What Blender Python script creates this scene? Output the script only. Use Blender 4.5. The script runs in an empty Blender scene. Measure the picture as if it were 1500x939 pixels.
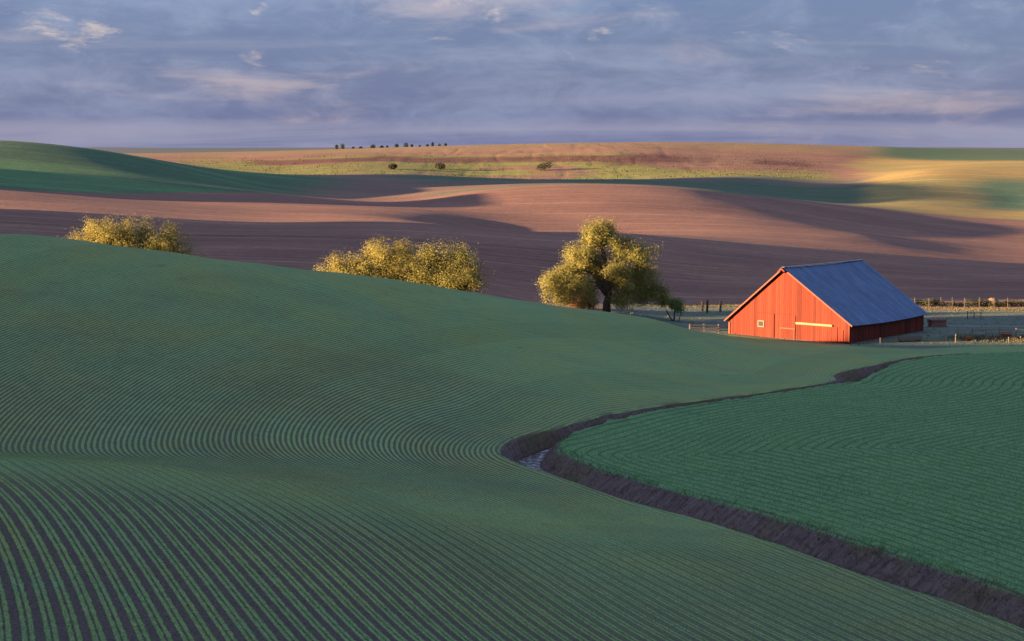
import bpy, math, random
import numpy as np
from mathutils import Vector
from math import radians, sin, cos, pi

S = bpy.context.scene
COL = S.collection
rng = np.random.default_rng(7)
random.seed(7)

# ---------------------------------------------------------------- camera
cam = bpy.data.cameras.new('camera')
cam.sensor_width = 36.0
cam.lens = 60.0
cam.clip_start = 0.5
cam.clip_end = 60000
camo = bpy.data.objects.new('camera', cam)
camo.location = (0, 0, 22.5)
camo.rotation_euler = (radians(90 - 5.745), 0, 0)
COL.objects.link(camo)
S.camera = camo

# ---------------------------------------------------------------- light
SUN_EL = 7.0
SUN_AZ = 102.0            # degrees to the left of straight ahead (+Y)
EXPO = 2.85
sx, sy, sz = -sin(radians(SUN_AZ)) * cos(radians(SUN_EL)), cos(radians(SUN_AZ)) * cos(radians(SUN_EL)), sin(radians(SUN_EL))
sun = bpy.data.lights.new('sun', 'SUN')
sun.energy = 5.0
sun.angle = radians(0.6)
sun.color = (1.0, 0.60, 0.29)
suno = bpy.data.objects.new('sun', sun)
suno.rotation_euler = Vector((sx, sy, sz)).to_track_quat('Z', 'Y').to_euler()
suno.location = (0, 0, 80)
COL.objects.link(suno)
S.view_settings.view_transform = 'Standard'
S.view_settings.look = 'None'
S.view_settings.gamma = 1.0
S.view_settings.use_curve_mapping = False
S.view_settings.exposure = EXPO


class NT:
    """tiny node-graph helper"""
    def __init__(self, tree):
        self.t = tree
        tree.nodes.clear()

    def n(self, typ, ins=None, **kw):
        nd = self.t.nodes.new(typ)
        for k, v in kw.items():
            setattr(nd, k, v)
        for k, v in (ins or {}).items():
            if hasattr(v, 'is_output') or isinstance(v, bpy.types.NodeSocket):
                self.t.links.new(v, nd.inputs[k])
            else:
                nd.inputs[k].default_value = v
        return nd

    def math(self, op, a, b=0.0, c=0.0, clamp=False):
        nd = self.n('ShaderNodeMath', {0: a, 1: b, 2: c}, operation=op)
        nd.use_clamp = clamp
        return nd.outputs[0]

    def mix(self, f, a, b, blend='MIX'):
        nd = self.t.nodes.new('ShaderNodeMix')
        nd.data_type = 'RGBA'
        nd.blend_type = blend
        for s, v in ((nd.inputs[0], f), (nd.inputs[6], a), (nd.inputs[7], b)):
            if isinstance(v, bpy.types.NodeSocket):
                self.t.links.new(v, s)
            else:
                s.default_value = v if not isinstance(v, tuple) or len(v) == 4 else (*v, 1)
        return nd.outputs[2]

    def ramp(self, f, lo, hi, smooth=True):
        nd = self.n('ShaderNodeMapRange', {0: f, 1: lo, 2: hi, 3: 0.0, 4: 1.0})
        nd.interpolation_type = 'SMOOTHSTEP' if smooth else 'LINEAR'
        return nd.outputs[0]

    def noise(self, vec, scale, detail=4, rough=0.55, dist=0.0):
        nd = self.n('ShaderNodeTexNoise', {'Scale': scale, 'Detail': detail, 'Roughness': rough, 'Distortion': dist})
        if vec is not None:
            self.t.links.new(vec, nd.inputs['Vector'])
        return nd.outputs[0]


# sky: clear-air sky seen through a broken slate-blue evening overcast
world = bpy.data.worlds.new('World')
S.world = world
world.use_nodes = True
w = NT(world.node_tree)
tc = w.n('ShaderNodeTexCoord')
sep = w.n('ShaderNodeSeparateXYZ', {0: tc.outputs['Generated']})
zc = w.math('MAXIMUM', sep.outputs[2], 0.0)
den = w.math('ADD', zc, 0.11)
u = w.math('DIVIDE', sep.outputs[0], den)
v = w.math('DIVIDE', sep.outputs[1], den)
pv = w.n('ShaderNodeCombineXYZ', {0: u, 1: v, 2: 0.0}).outputs[0]
n_big = w.noise(pv, 0.40, 5, 0.5, 0.3)
n_mid = w.noise(w.n('ShaderNodeVectorMath', {0: pv, 1: (3.7, 9.1, 0)}, operation='ADD').outputs[0], 0.9, 6, 0.52, 0.4)
dv = w.n('ShaderNodeVectorMath', {0: tc.outputs['Generated'], 1: (9.0, 9.0, 24.0)}, operation='MULTIPLY').outputs[0]
n_puff = w.noise(dv, 1.6, 7, 0.62, 0.3)
n_old = w.noise(w.n('ShaderNodeVectorMath', {0: pv, 1: (11.3, 2.2, 4.0)}, operation='ADD').outputs[0], 2.6, 7, 0.62, 0.2)
nish = w.n('ShaderNodeTexSky', sky_type='NISHITA', sun_disc=False, sun_elevation=radians(SUN_EL), sun_rotation=radians(-SUN_AZ))
air = w.mix(1.0, nish.outputs[0], (0.05, 0.05, 0.05), 'MULTIPLY')
SK = 0.158                                                      # cloud radiance scale
dark = (0.058 * SK, 0.105 * SK, 0.300 * SK)
mid = (0.150 * SK, 0.205 * SK, 0.410 * SK)
pink = (0.42 * SK, 0.34 * SK, 0.42 * SK)
n_str = w.noise(w.n('ShaderNodeMapping', {0: pv, 1: (7.0, 3.0, 1.0), 3: (.30, 1.1, 1.0)}).outputs[0], 1.0, 6, 0.60, 0.5)
n_fin = w.noise(dv, 2.6, 7, 0.64, 0.5)
tex = w.math('ADD', n_big, w.math('MULTIPLY', w.math('SUBTRACT', n_fin, .5), .55))
c = w.mix(w.ramp(tex, 0.38, 0.68), dark, mid)
c = w.mix(w.math('MULTIPLY', w.ramp(n_str, 0.50, 0.72), 0.40), c, (0.22 * SK, 0.24 * SK, 0.42 * SK))
c = w.mix(w.math('MULTIPLY', w.ramp(w.math('ADD', n_mid, w.math('MULTIPLY', w.math('SUBTRACT', n_fin, .5), .2)), 0.53, 0.76), 0.60), c, pink)
c = w.mix(w.math('MULTIPLY', w.math('MULTIPLY', w.ramp(n_puff, 0.575, 0.70), w.ramp(zc, 0.025, 0.06)), 0.75), c, (0.52 * SK, 0.43 * SK, 0.46 * SK))
# pale lilac gap low over the horizon
lowb = w.math('SUBTRACT', 1.0, w.ramp(zc, 0.009, 0.020))
c = w.mix(w.math('MULTIPLY', w.math('MULTIPLY', lowb, w.ramp(n_str, 0.25, 0.58)), 0.62), c, (0.30 * SK, 0.31 * SK, 0.46 * SK))
# an overcast is about three times as bright at the zenith as at the horizon
grad = w.math('MULTIPLY_ADD', zc, 2.5, 1.0)
gcol = w.n('ShaderNodeCombineXYZ', {0: w.math('MULTIPLY_ADD', zc, 3.0, 1.0), 1: grad, 2: w.math('MULTIPLY_ADD', zc, 1.4, 1.0)}).outputs[0]
c = w.mix(1.0, c, gcol, 'MULTIPLY')
c = w.mix(0.88, air, c)
bg = w.n('ShaderNodeBackground', {'Color': c, 'Strength': 1.0})
w.n('ShaderNodeOutputWorld', {0: bg.outputs[0]})


# ---------------------------------------------------------------- helpers
def tag(o, label=None, cat=None, group=None, kind=None):
    if label: o['label'] = label
    if cat: o['category'] = cat
    if group: o['group'] = group
    if kind: o['kind'] = kind
    return o


def link(name, me, mat=None, parent=None, loc=None, rot=None):
    o = bpy.data.objects.new(name, me)
    COL.objects.link(o)
    if mat is not None and me is not None:
        me.materials.clear()
        me.materials.append(mat)
    if parent is not None: o.parent = parent
    if loc is not None: o.location = loc
    if rot is not None: o.rotation_euler = rot
    return o


def np_mesh(name, V, F, smooth=False):
    """V (n,3), F (m,k) arrays -> mesh"""
    V = np.asarray(V, np.float32); F = np.asarray(F, np.int32)
    me = bpy.data.meshes.new(name)
    k = F.shape[1]
    me.vertices.add(len(V)); me.vertices.foreach_set('co', V.ravel())
    me.loops.add(F.size); me.loops.foreach_set('vertex_index', F.ravel())
    me.polygons.add(len(F))
    me.polygons.foreach_set('loop_start', np.arange(0, F.size, k, dtype=np.int32))
    me.update(calc_edges=True)
    if smooth:
        me.polygons.foreach_set('use_smooth', np.ones(len(F), bool))
    return me


def fattr(me, name, a, dom='POINT'):
    at = me.attributes.new(name, 'FLOAT', dom)
    at.data.foreach_set('value', np.asarray(a, np.float32).ravel())


def cattr(me, name, a, dom='POINT'):
    at = me.attributes.new(name, 'FLOAT_VECTOR', dom)
    at.data.foreach_set('vector', np.asarray(a, np.float32).ravel())


_perm = rng.random((256, 256))


def vnoise(x, y):
    xi = np.floor(x).astype(int); yi = np.floor(y).astype(int)
    fx = x - xi; fy = y - yi
    fx = fx * fx * (3 - 2 * fx); fy = fy * fy * (3 - 2 * fy)
    a = _perm[xi & 255, yi & 255]; b = _perm[(xi + 1) & 255, yi & 255]
    c_ = _perm[xi & 255, (yi + 1) & 255]; d = _perm[(xi + 1) & 255, (yi + 1) & 255]
    return (a * (1 - fx) + b * fx) * (1 - fy) + (c_ * (1 - fx) + d * fx) * fy


def fbm(x, y, o=4):
    s = 0; a = 0.5
    for i in range(o):
        s = s + a * vnoise(x * 2 ** i + 17.3 * i, y * 2 ** i + 5.1 * i); a *= 0.5
    return s / (1 - 0.5 ** o)


def sstep(a, lo, hi):
    t = np.clip((a - lo) / (hi - lo), 0, 1)
    return t * t * (3 - 2 * t)


# ---------------------------------------------------------------- terrain
# chosen heights of the land, unseen western hills shaped to shade the foreground (x, y, z in metres; camera stands at 0,0)
# <CP>
CP = [
    (-17.5, 57.0, 5.74), (-21.7, 71.0, 5.75), (-23.8, 78.0, 6.03), (-25.9, 85.0, 5.96), (-28.3, 93.0, 5.47), (-33.7, 111.0, 2.86),
    (-35.5, 117.0, 2.61), (-37.6, 124.0, 3.45), (-39.6, 131.0, 5.05), (-41.7, 138.0, 6.91), (-43.7, 145.0, 9.05), (-45.7, 152.0, 11.47),
    (-47.7, 159.0, 14.27), (-12.3, 60.0, 4.86), (-15.5, 76.0, 4.57), (-17.1, 84.0, 4.77), (-18.9, 93.0, 4.21), (-20.5, 101.0, 3.55),
    (-23.1, 114.0, 2.00), (-24.3, 120.0, 1.86), (-25.9, 128.0, 2.84), (-27.2, 135.0, 4.51), (-28.6, 142.0, 6.46), (-29.9, 149.0, 8.68),
    (-31.3, 156.0, 11.17), (-32.4, 162.0, 12.56), (-6.6, 64.0, 3.69), (-8.4, 82.0, 3.15), (-9.4, 92.0, 2.89), (-10.1, 99.0, 2.50),
    (-11.0, 108.0, 1.79), (-12.1, 119.0, 1.05), (-12.6, 124.0, 1.17), (-13.3, 132.0, 2.22), (-14.1, 140.0, 3.85), (-14.9, 148.0, 5.79),
    (-15.7, 156.0, 8.03), (-16.6, 166.0, 10.25), (-1.4, 69.0, 2.22), (-1.8, 88.0, 1.74), (-2.2, 108.0, 0.59), (-2.5, 123.5, -0.01),
    (-2.8, 139.0, 1.15), (-3.0, 147.0, 2.91), (-3.1, 156.0, 4.88), (-3.5, 174.0, 7.77), (4.1, 72.0, 1.34), (5.3, 92.5, 0.68),
    (6.1, 107.0, -0.09), (8.1, 143.0, 0.53), (8.7, 154.0, 1.98), (9.5, 168.0, 3.53), (10.1, 180.0, 5.16), (19.8, 158.0, 0.16),
    (21.7, 174.0, 0.73), (24.6, 197.0, 1.05), (28.3, 163.0, 0.12), (31.9, 184.0, 0.23), (27.6, 196.0, 0.36), (60.0, 80.0, 0.20),
    (40.0, 110.0, 0.30), (20.0, 130.0, 0.20), (60.0, 130.0, 0.40), (80.0, 100.0, 1.00), (50.0, 160.0, 0.20), (70.0, 180.0, 0.20),
    (40.0, 60.0, 0.50), (24.0, 81.0, 0.00), (14.0, 100.0, 0.00), (4.0, 116.0, 0.00), (0.0, 124.0, 0.10), (9.0, 142.0, 0.05),
    (22.0, 154.0, 0.00), (33.0, 166.0, 0.00), (44.0, 185.0, 0.00), (39.0, 196.0, 0.05), (23.0, 203.0, 0.30), (50.0, 208.0, 0.10),
    (33.0, 215.0, 0.30), (60.0, 200.0, 0.00), (0.0, 0.0, 20.80), (0.0, 15.0, 16.50), (0.0, 30.0, 11.00), (0.0, 45.0, 7.00),
    (-15.0, 40.0, 9.00), (15.0, 45.0, 4.50), (30.0, 30.0, 5.00), (30.0, 50.0, 1.20), (-40.0, 30.0, 13.00), (-30.0, 0.0, 22.00),
    (30.0, 0.0, 14.00), (0.0, -40.0, 24.00), (-60.0, -40.0, 27.00), (60.0, -40.0, 16.00), (70.0, 30.0, 4.00), (110.0, 60.0, 4.00),
    (110.0, 140.0, 3.00), (120.0, 220.0, 3.00), (-60.0, 60.0, 8.00), (-60.0, 100.0, 8.50), (-70.0, 130.0, 13.00), (-80.0, 150.0, 18.00),
    (-100.0, 140.0, 24.00), (-100.0, 110.0, 20.00), (-110.0, 75.0, 17.00), (-160.0, 110.0, 35.00), (-150.0, 140.0, 33.00), (-100.0, 163.0, 16.00),
    (-150.0, 160.0, 20.00), (-172.0, 157.0, 21.00), (-190.0, 166.0, 19.00), (-150.0, 180.0, 17.00), (-100.0, 182.0, 10.50), (-62.0, 176.0, 9.50),
    (-62.0, 197.0, 5.50), (-100.0, 205.0, 7.00), (-62.0, 162.0, 13.60), (-215.0, 110.0, 40.00), (-220.0, 150.0, 23.00), (-260.0, 150.0, 25.00),
    (-220.0, 180.0, 20.00), (-300.0, 70.0, 42.00), (-300.0, 160.0, 24.00), (-340.0, 140.0, 28.00), (-40.0, 200.0, 4.50), (-10.0, 203.0, 2.20),
    (9.0, 203.0, 1.60), (14.0, 205.0, 1.10), (4.0, 196.0, 2.90), (-30.0, 185.0, 6.00), (12.0, 215.0, 1.70), (30.0, 228.0, 0.60),
    (50.0, 230.0, 0.00), (75.0, 225.0, 0.00), (-41.9, 160.0, 13.64), (-24.3, 164.0, 11.45), (-10.2, 169.0, 9.21), (3.5, 176.0, 6.39),
    (15.7, 186.0, 3.90), (-45.1, 250.0, 5.86), (-52.2, 290.0, 7.84), (-29.5, 245.0, 5.21), (-4.8, 240.0, 2.66), (1.0, 238.0, 1.39),
    (-16.5, 275.0, 5.85), (-18.6, 310.0, 8.07), (-81.0, 270.0, 8.85), (-95.9, 320.0, 11.44), (-110.7, 370.0, 13.10), (-119.7, 400.0, 12.97),
    (-128.6, 430.0, 13.63), (-143.4, 480.0, 18.31), (-155.2, 520.0, 23.53), (-70.3, 320.0, 9.78), (-79.1, 360.0, 10.77), (-96.6, 440.0, 11.15),
    (-118.3, 540.0, 19.50), (-58.5, 305.0, 8.30), (-48.2, 345.0, 8.78), (-65.6, 470.0, 10.00), (-74.0, 530.0, 9.88), (-14.7, 335.0, 7.84),
    (-16.9, 385.0, 7.19), (-34.1, 450.0, 7.84), (-96.9, 540.0, 14.58), (-30.0, 470.0, 7.19), (-9.6, 480.0, 10.11), (-7.5, 375.0, 4.89),
    (15.3, 480.0, 11.64), (8.6, 430.0, 7.63), (47.9, 480.0, 10.69), (42.9, 430.0, 6.78), (80.4, 530.0, 7.35), (124.6, 600.0, 2.47),
    (179.8, 600.0, -2.31), (19.8, 330.0, 6.22), (22.5, 375.0, 4.14), (80.6, 395.0, 2.38), (89.7, 440.0, 1.84), (25.1, 250.0, 0.33),
    (28.1, 280.0, 2.17), (30.5, 305.0, 4.03), (54.6, 272.0, 0.57), (65.7, 328.0, 1.32), (80.1, 266.0, -0.02), (112.7, 375.0, -1.71),
    (147.0, 490.0, -2.27), (-35.9, 600.0, 8.93), (-44.8, 750.0, 11.49), (37.1, 620.0, 9.71), (44.9, 750.0, 9.41), (88.0, 630.0, 5.74),
    (111.6, 800.0, 9.81), (135.7, 680.0, 1.97), (159.5, 800.0, 7.58), (151.4, 690.0, 4.14), (188.9, 790.0, 12.48), (191.8, 740.0, 8.70),
    (203.6, 680.0, 0.35), (239.1, 800.0, 12.35), (328.4, 1100.0, 19.45), (207.1, 1000.0, 15.76), (-118.6, 850.0, 10.03), (-50.8, 850.0, 10.03),
    (-17.5, 880.0, 8.54), (40.7, 850.0, 7.66), (89.7, 900.0, 11.08), (185.5, 950.0, 12.33), (-170.3, 950.0, 14.97), (-95.6, 960.0, 17.17),
    (-19.5, 980.0, 17.84), (58.5, 980.0, 19.78), (199.0, 1020.0, 18.46), (-240.9, 1100.0, 19.01), (-129.4, 1300.0, 21.47), (27.9, 1400.0, 23.61),
    (195.0, 1400.0, 24.72), (306.4, 1400.0, 23.05), (417.9, 1400.0, 20.84), (-1200.0, 2200.0, 8.00), (-3600.0, 5000.0, 0.00), (-7200.0, 15000.0, 0.00),
    (-600.0, 2200.0, 8.00), (-1800.0, 5000.0, 0.00), (-3600.0, 15000.0, 0.00), (0.0, 2200.0, 8.00), (0.0, 5000.0, 0.00), (0.0, 15000.0, 0.00),
    (600.0, 2200.0, 8.00), (1800.0, 5000.0, 0.00), (3600.0, 15000.0, 0.00), (1200.0, 2200.0, 8.00), (3600.0, 5000.0, 0.00), (7200.0, 15000.0, 0.00),
    (-150.0, 330.0, 13.00), (-200.0, 400.0, 16.00), (-260.0, 520.0, 24.00), (-400.0, 700.0, 25.00), (-500.0, 1000.0, 22.00), (160.0, 300.0, 4.00),
    (250.0, 450.0, 6.00), (300.0, 700.0, 10.00), (450.0, 1000.0, 18.00), (-250.0, 280.0, 20.00), (-160.0, 240.0, 9.00),
]
# </CP>
CPA = np.array(CP)


def warp(x, y):
    yy = np.maximum(y, -90) + 120.0
    return np.clip(x / yy, -1.6, 1.6), np.log(yy / 120.0) * 0.55


def tps_fit():
    U, V = warp(CPA[:, 0], CPA[:, 1])
    n = len(U)
    r2 = (U[:, None] - U) ** 2 + (V[:, None] - V) ** 2
    K = 0.5 * r2 * np.log(r2 + 1e-12) + np.eye(n) * 1e-5
    Pm = np.c_[np.ones(n), U, V]
    A = np.block([[K, Pm], [Pm.T, np.zeros((3, 3))]])
    return U, V, np.linalg.solve(A, np.r_[CPA[:, 2], 0, 0, 0])


TU, TV, TW = tps_fit()


def base_h(x, y):
    x = np.asarray(x, float); y = np.asarray(y, float)
    out = np.empty(x.size)
    xf, yf = x.ravel(), y.ravel()
    for i in range(0, x.size, 40000):
        U, V = warp(xf[i:i + 40000], yf[i:i + 40000])
        r2 = (U[:, None] - TU) ** 2 + (V[:, None] - TV) ** 2
        out[i:i + 40000] = (0.5 * r2 * np.log(r2 + 1e-12)) @ TW[:-3] + TW[-3] + TW[-2] * U + TW[-1] * V
    return out.reshape(x.shape)


# the ditch: centre line
STR = np.array([(35, 15), (34, 32), (32, 48), (29.8, 62), (27.4, 73), (24.0, 82), (19.8, 89.5), (14.2, 100.5), (9.0, 109), (4.2, 117),
                (1.7, 122), (.8, 126), (1.8, 130), (4.4, 134.3), (8.8, 141.8), (15, 148.5), (21.8, 154.6), (28.6, 160.2), (32.6, 164.5),
                (34.4, 169), (38, 175.5), (43.6, 183), (52, 187.5), (64, 190), (80, 192), (110, 195)], float)


def catmull(Pt, per):
    out = []
    Q = np.vstack([2 * Pt[0] - Pt[1], Pt, 2 * Pt[-1] - Pt[-2]])
    for i in range(1, len(Q) - 2):
        p0, p1, p2, p3 = Q[i - 1:i + 3]
        m = max(2, int(np.linalg.norm(p2 - p1) / per))
        t = np.linspace(0, 1, m, endpoint=False)[:, None]
        out.append(0.5 * (2 * p1 + (p2 - p0) * t + (2 * p0 - 5 * p1 + 4 * p2 - p3) * t ** 2 + (3 * p1 - p0 - 3 * p2 + p3) * t ** 3))
    out.append(Q[-2][None])
    return np.vstack(out)


SL = catmull(STR, 0.8)
SD = np.diff(SL, axis=0); SLen = np.linalg.norm(SD, axis=1); SDn = SD / SLen[:, None]
SA = np.r_[0, np.cumsum(SLen)]


def stream_d(x, y):
    """signed distance to the ditch (+ = the drilled field on its left) and arc position"""
    xf, yf = x.ravel(), y.ravel()
    d = np.empty(xf.size); a = np.empty(xf.size)
    for i in range(0, xf.size, 20000):
        px = xf[i:i + 20000, None] - SL[:-1, 0]; py = yf[i:i + 20000, None] - SL[:-1, 1]
        t = np.clip(px * SDn[:, 0] + py * SDn[:, 1], 0, SLen)
        q = (px - t * SDn[:, 0]) ** 2 + (py - t * SDn[:, 1]) ** 2
        k = q.argmin(1); r = np.arange(len(k))
        cr = SDn[k, 0] * py[r, k] - SDn[k, 1] * px[r, k]
        d[i:i + 20000] = np.sqrt(q[r, k]) * np.sign(cr)
        a[i:i + 20000] = SA[k] + t[r, k]
    return d.reshape(x.shape), a.reshape(x.shape)


# the drill followed the ditch, but swings in a wide even arc on the near shoulder
_a = np.radians(np.arange(-38, 31.1, .3))
GL_ = np.vstack([np.c_[-137 + 170 * np.cos(_a), 21.5 + 170 * np.sin(_a)], SL[(SL[:, 1] > 110.5)]])
GLn = np.diff(GL_, axis=0); GLl = np.linalg.norm(GLn, axis=1); GLn = GLn / GLl[:, None]


def guide_d(x, y):
    xf, yf = x.ravel(), y.ravel(); d = np.empty(xf.size)
    for i in range(0, xf.size, 20000):
        px = xf[i:i + 20000, None] - GL_[:-1, 0]; py = yf[i:i + 20000, None] - GL_[:-1, 1]
        t = np.clip(px * GLn[:, 0] + py * GLn[:, 1], 0, GLl)
        q = (px - t * GLn[:, 0]) ** 2 + (py - t * GLn[:, 1]) ** 2
        k = q.argmin(1); r = np.arange(len(k))
        d[i:i + 20000] = np.sqrt(q[r, k]) * np.sign(GLn[k, 0] * py[r, k] - GLn[k, 1] * px[r, k])
    return d.reshape(x.shape)


AP = SA[np.argmin((SL[:, 0] + .2) ** 2 + (SL[:, 1] - 126) ** 2)]       # arc position of the bend
A2 = SA[np.argmin((SL[:, 0] - 33.5) ** 2 + (SL[:, 1] - 167) ** 2)]     # second bend


def ditch(d, a):
    """depth of the cut below the field, and half widths left / right"""
    dep = 1.25 + .35 * np.exp(-((a - AP - 1) / 7) ** 2) - .80 * sstep(a, AP + 5, AP + 15) + .8 * np.exp(-((a - A2 - 3) / 7) ** 2)
    wr = 3.0 - 2.55 * sstep(a, AP - 2, AP + 12) + .9 * np.exp(-((a - A2 - 3) / 6) ** 2)
    wl = 1.45 - .85 * sstep(a, AP + 4, AP + 14) + .35 * np.exp(-((a - AP) / 8) ** 2) + 1.6 * np.exp(-((a - A2 - 3) / 6) ** 2)
    end = sstep(a, A2 + 16, A2 + 34)                     # the ditch runs out in the meadow past the barn
    return dep * (1 - end), wl * (1 - .9 * end), wr * (1 - .8 * end)


def axis(lo, f0, f1, hi, st, g, cap=1e9):
    mid_ = np.arange(f0, f1 + 1e-6, st)
    up = [f1]; s = st
    while up[-1] < hi:
        s = min(s * g, cap); up.append(up[-1] + s)
    dn = [f0]; s = st
    while dn[-1] > lo:
        s = min(s * g, cap); dn.append(dn[-1] - s)
    return np.r_[np.array(dn[1:][::-1]), mid_, np.array(up[1:])]


GX = axis(-9000, -40, 66, 9000, 0.34, 1.05)
GY = axis(-90, 42, 206, 1500, 0.34, 1.03, 5.0)
GY = np.r_[GY, 1500 + 8 * np.cumsum(1.07 ** np.arange(78))]
XX, YY = np.meshgrid(GX, GY)
ZB = base_h(XX, YY)
near = (YY < 290) & (np.abs(XX) < 170) & (YY > -20)
DD = np.full(XX.shape, 400.0); AA = np.zeros(XX.shape)
DD[near], AA[near] = stream_d(XX[near], YY[near])
RD = np.full(XX.shape, 400.0); RD[near] = guide_d(XX[near], YY[near])
RD = RD + np.where(near, 1.0 * np.logaddexp(0, (ZB - 3.2) * 1.2) / 1.2 * sstep(YY, 104, 122), 0)     # on the slope the drill keeps to the contour


def relief(x, y, z):
    """small and middle-sized unevenness of the land"""
    far = sstep(y, 700, 820) * (1 - sstep(y, 1060, 1250))
    z = z + (fbm(x / 35, y / 35, 3) - .5) * .45 * sstep(y, 200, 260) * sstep(np.hypot(x - 40, y - 200), 25, 60)
    z = z + (fbm(x / 140 + 9, y / 90, 2) - .5) * 1.2 * sstep(y, 520, 700)
    # hills added to the west, outside the picture, shaped to cast shadows over the valley
    z = z + 29 * sstep(-x, 104, 152) * (1 - sstep(-x, 182, 235)) * sstep(y, 196, 218) * (1 - sstep(y, 286, 310))
    z = z + 13 * sstep(-x, 132, 168) * (1 - sstep(-x, 230, 300)) * sstep(y, 372, 405) * (1 - sstep(y, 440, 470))
    r = np.hypot((x + 312) / 115, (y - 635) / 130)
    z = z + 36 * (1 - sstep(r, .42, 1))
    g = np.abs(fbm(x / 17 + 3, y / 90 + 7, 3) - .5) * 2
    z = z - far * (1 - sstep(g, 0, .3)) * .12 * sstep(x / y, -.2, -.12) * (1 - sstep(x / y, .14, .2))
    return z


ZB = relief(XX, YY, ZB)
# far range on the horizon
ZB = ZB + sstep(YY, 7000, 11000) * (46 * fbm(XX / 3000 + 2.3, YY / 9000, 3) + 2)
dep, wl, wr = ditch(DD, AA)
wob = (fbm(XX * .5, YY * .5, 3) - .5)
side = np.where(AA > A2 + 28, 9.0, np.where(DD > 0, DD / np.maximum(wl + wob * .5, .1), -DD / np.maximum(wr + wob * .9, .1)))
cut = 1 - sstep(side, .18, 1.0)
ZZ = ZB - dep * cut + .22 * wob * cut + np.where(near, .10 * np.exp(-((np.abs(side) - 1.25) / .25) ** 2), 0)


def ground_h(x, y):
    """height of the finished land under one point (bilinear on the sheet)"""
    x = np.atleast_1d(np.asarray(x, float)); y = np.atleast_1d(np.asarray(y, float))
    i = np.clip(np.searchsorted(GX, x) - 1, 0, len(GX) - 2); j = np.clip(np.searchsorted(GY, y) - 1, 0, len(GY) - 2)
    fx = (x - GX[i]) / (GX[i + 1] - GX[i]); fy = (y - GY[j]) / (GY[j + 1] - GY[j])
    return (ZZ[j, i] * (1 - fx) + ZZ[j, i + 1] * fx) * (1 - fy) + (ZZ[j + 1, i] * (1 - fx) + ZZ[j + 1, i + 1] * fx) * fy


def gz(x, y):
    return float(ground_h(x, y)[0])


# field colours (surface colours, some with shade or haze painted in)
def lerp(a, b, t):
    return a + (np.asarray(b) - a) * t[..., None]


BR = XX / np.maximum(YY, 1)                       # where a place lies east-west against its distance north
jit = (fbm(XX / 60, YY / 40, 3) - .5)
C = np.empty(XX.shape + (3,)); C[:] = (.185, .106, .084)                        # ploughed soil
C = lerp(C, (.225, .130, .098), sstep(fbm(XX / 50 + 4, YY / 22, 3), .4, .65))
GREEN = (.058, .120, .066); GOLD = (.29, .225, .085); PALE = (.22, .20, .085); MEAD = (.11, .145, .115)

bnd = 410 + (XX + 120) * 1.2
mD = sstep(YY - bnd, -5, 5) * (1 - sstep(XX, -80, -50)) * (1 - sstep(YY, 640, 700))
mS = sstep(YY - 90 * sstep(BR, .12, .21), 490, 530) * (1 - sstep(YY, 780, 840)) * sstep(XX, -90, -60)
mix_s = sstep(fbm(XX / 80 + 1, YY / 70 + 3, 3) + .15 * sstep(BR, -.05, .15) - .3 * (1 - sstep(BR, -.14, -.02)), .38, .6)
C = lerp(C, (.115, .125, .10), mS * (.35 + .35 * mix_s))
C = lerp(C, GREEN, mS * mix_s * .75)
C = lerp(C, GREEN, mD)
C = lerp(C, (.085, .19, .08), mD * sstep(fbm(XX / 130, YY / 18 + 5, 3), .5, .62) * .8)
mG = sstep(YY - 585 - 60 * (BR - .3), 0, 18) * sstep(BR + jit * .03, .195, .215)                       # golden slope to the east
C = lerp(C, GOLD, mG)
C = lerp(C, PALE, mG * sstep(fbm(XX / 60, YY / 30, 3), .45, .7))
mE = sstep(YY, 640, 670) * (1 - sstep(YY, 730, 775)) * sstep(BR + jit * .02, .262, .285)
C = lerp(C, (.075, .14, .085), mE)  # green patch on the golden slope, its shade put into the colour
mB = sstep(YY + jit * 60, 800, 840) * (1 - sstep(YY + jit * 40, 965, 1010)) * (1 - sstep(BR, .17, .2)) * sstep(BR, -.21, -.17)
gr = sstep(fbm(XX / 70 + 8, YY / 60, 3) + .10 * np.exp(-((BR + .02) / .1) ** 2) - .14 * sstep(BR, .06, .12) + .08 * (1 - sstep(YY, 900, 930)), .38, .54)
C = lerp(C, (.19, .12, .085), mB)
C = lerp(C, (.175, .185, .06), mB * gr)
scarp = sstep(YY + jit * 50, 930, 946) * (1 - sstep(YY + jit * 50, 968, 985)) * mB
C = lerp(C, (.11, .058, .048), scarp * sstep(fbm(XX / 30 + 2, YY / 200, 3), .38, .5))
mP = sstep(YY, 1000, 1060)
C = lerp(C, (.20, .145, .085), mP * (1 - mG * .6))
C = lerp(C, (.19, .17, .075), mP * sstep(YY, 1180, 1300) * .9)
C = lerp(C, (.055, .11, .065), sstep(YY + (BR - .2) * 900, 1020, 1060) * sstep(BR, .2, .225))  # dark green far fields, darkened in colour to stand for shade
C = lerp(C, (.07, .10, .12), sstep(YY, 3000, 6000))  # far land tinted blue, painting in the haze
# farmyard meadow, dry verges
mM = (1 - sstep(YY + jit * 3, 240, 243)) * sstep(YY, 180, 186) * sstep(XX, 8, 16)
C = lerp(C, MEAD, mM)
dry = sstep(fbm(XX / 4, YY / 3, 3), .40, .62)
C = lerp(C, (.26, .20, .10), mM * dry * np.exp(-((YY - 201.5) / 3.2) ** 2) * sstep(XX, 50, 55))
C = lerp(C, (.27, .19, .13), sstep(YY + jit * 3, 236, 238.5) * (1 - sstep(YY + jit * 3, 241, 244)) * sstep(XX, 8, 16))
yard = np.exp(-(((XX - 46) / 12) ** 2 + ((YY - 199) / 3.5) ** 2))
C = lerp(C, (.10, .12, .07), yard * .8)

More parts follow.
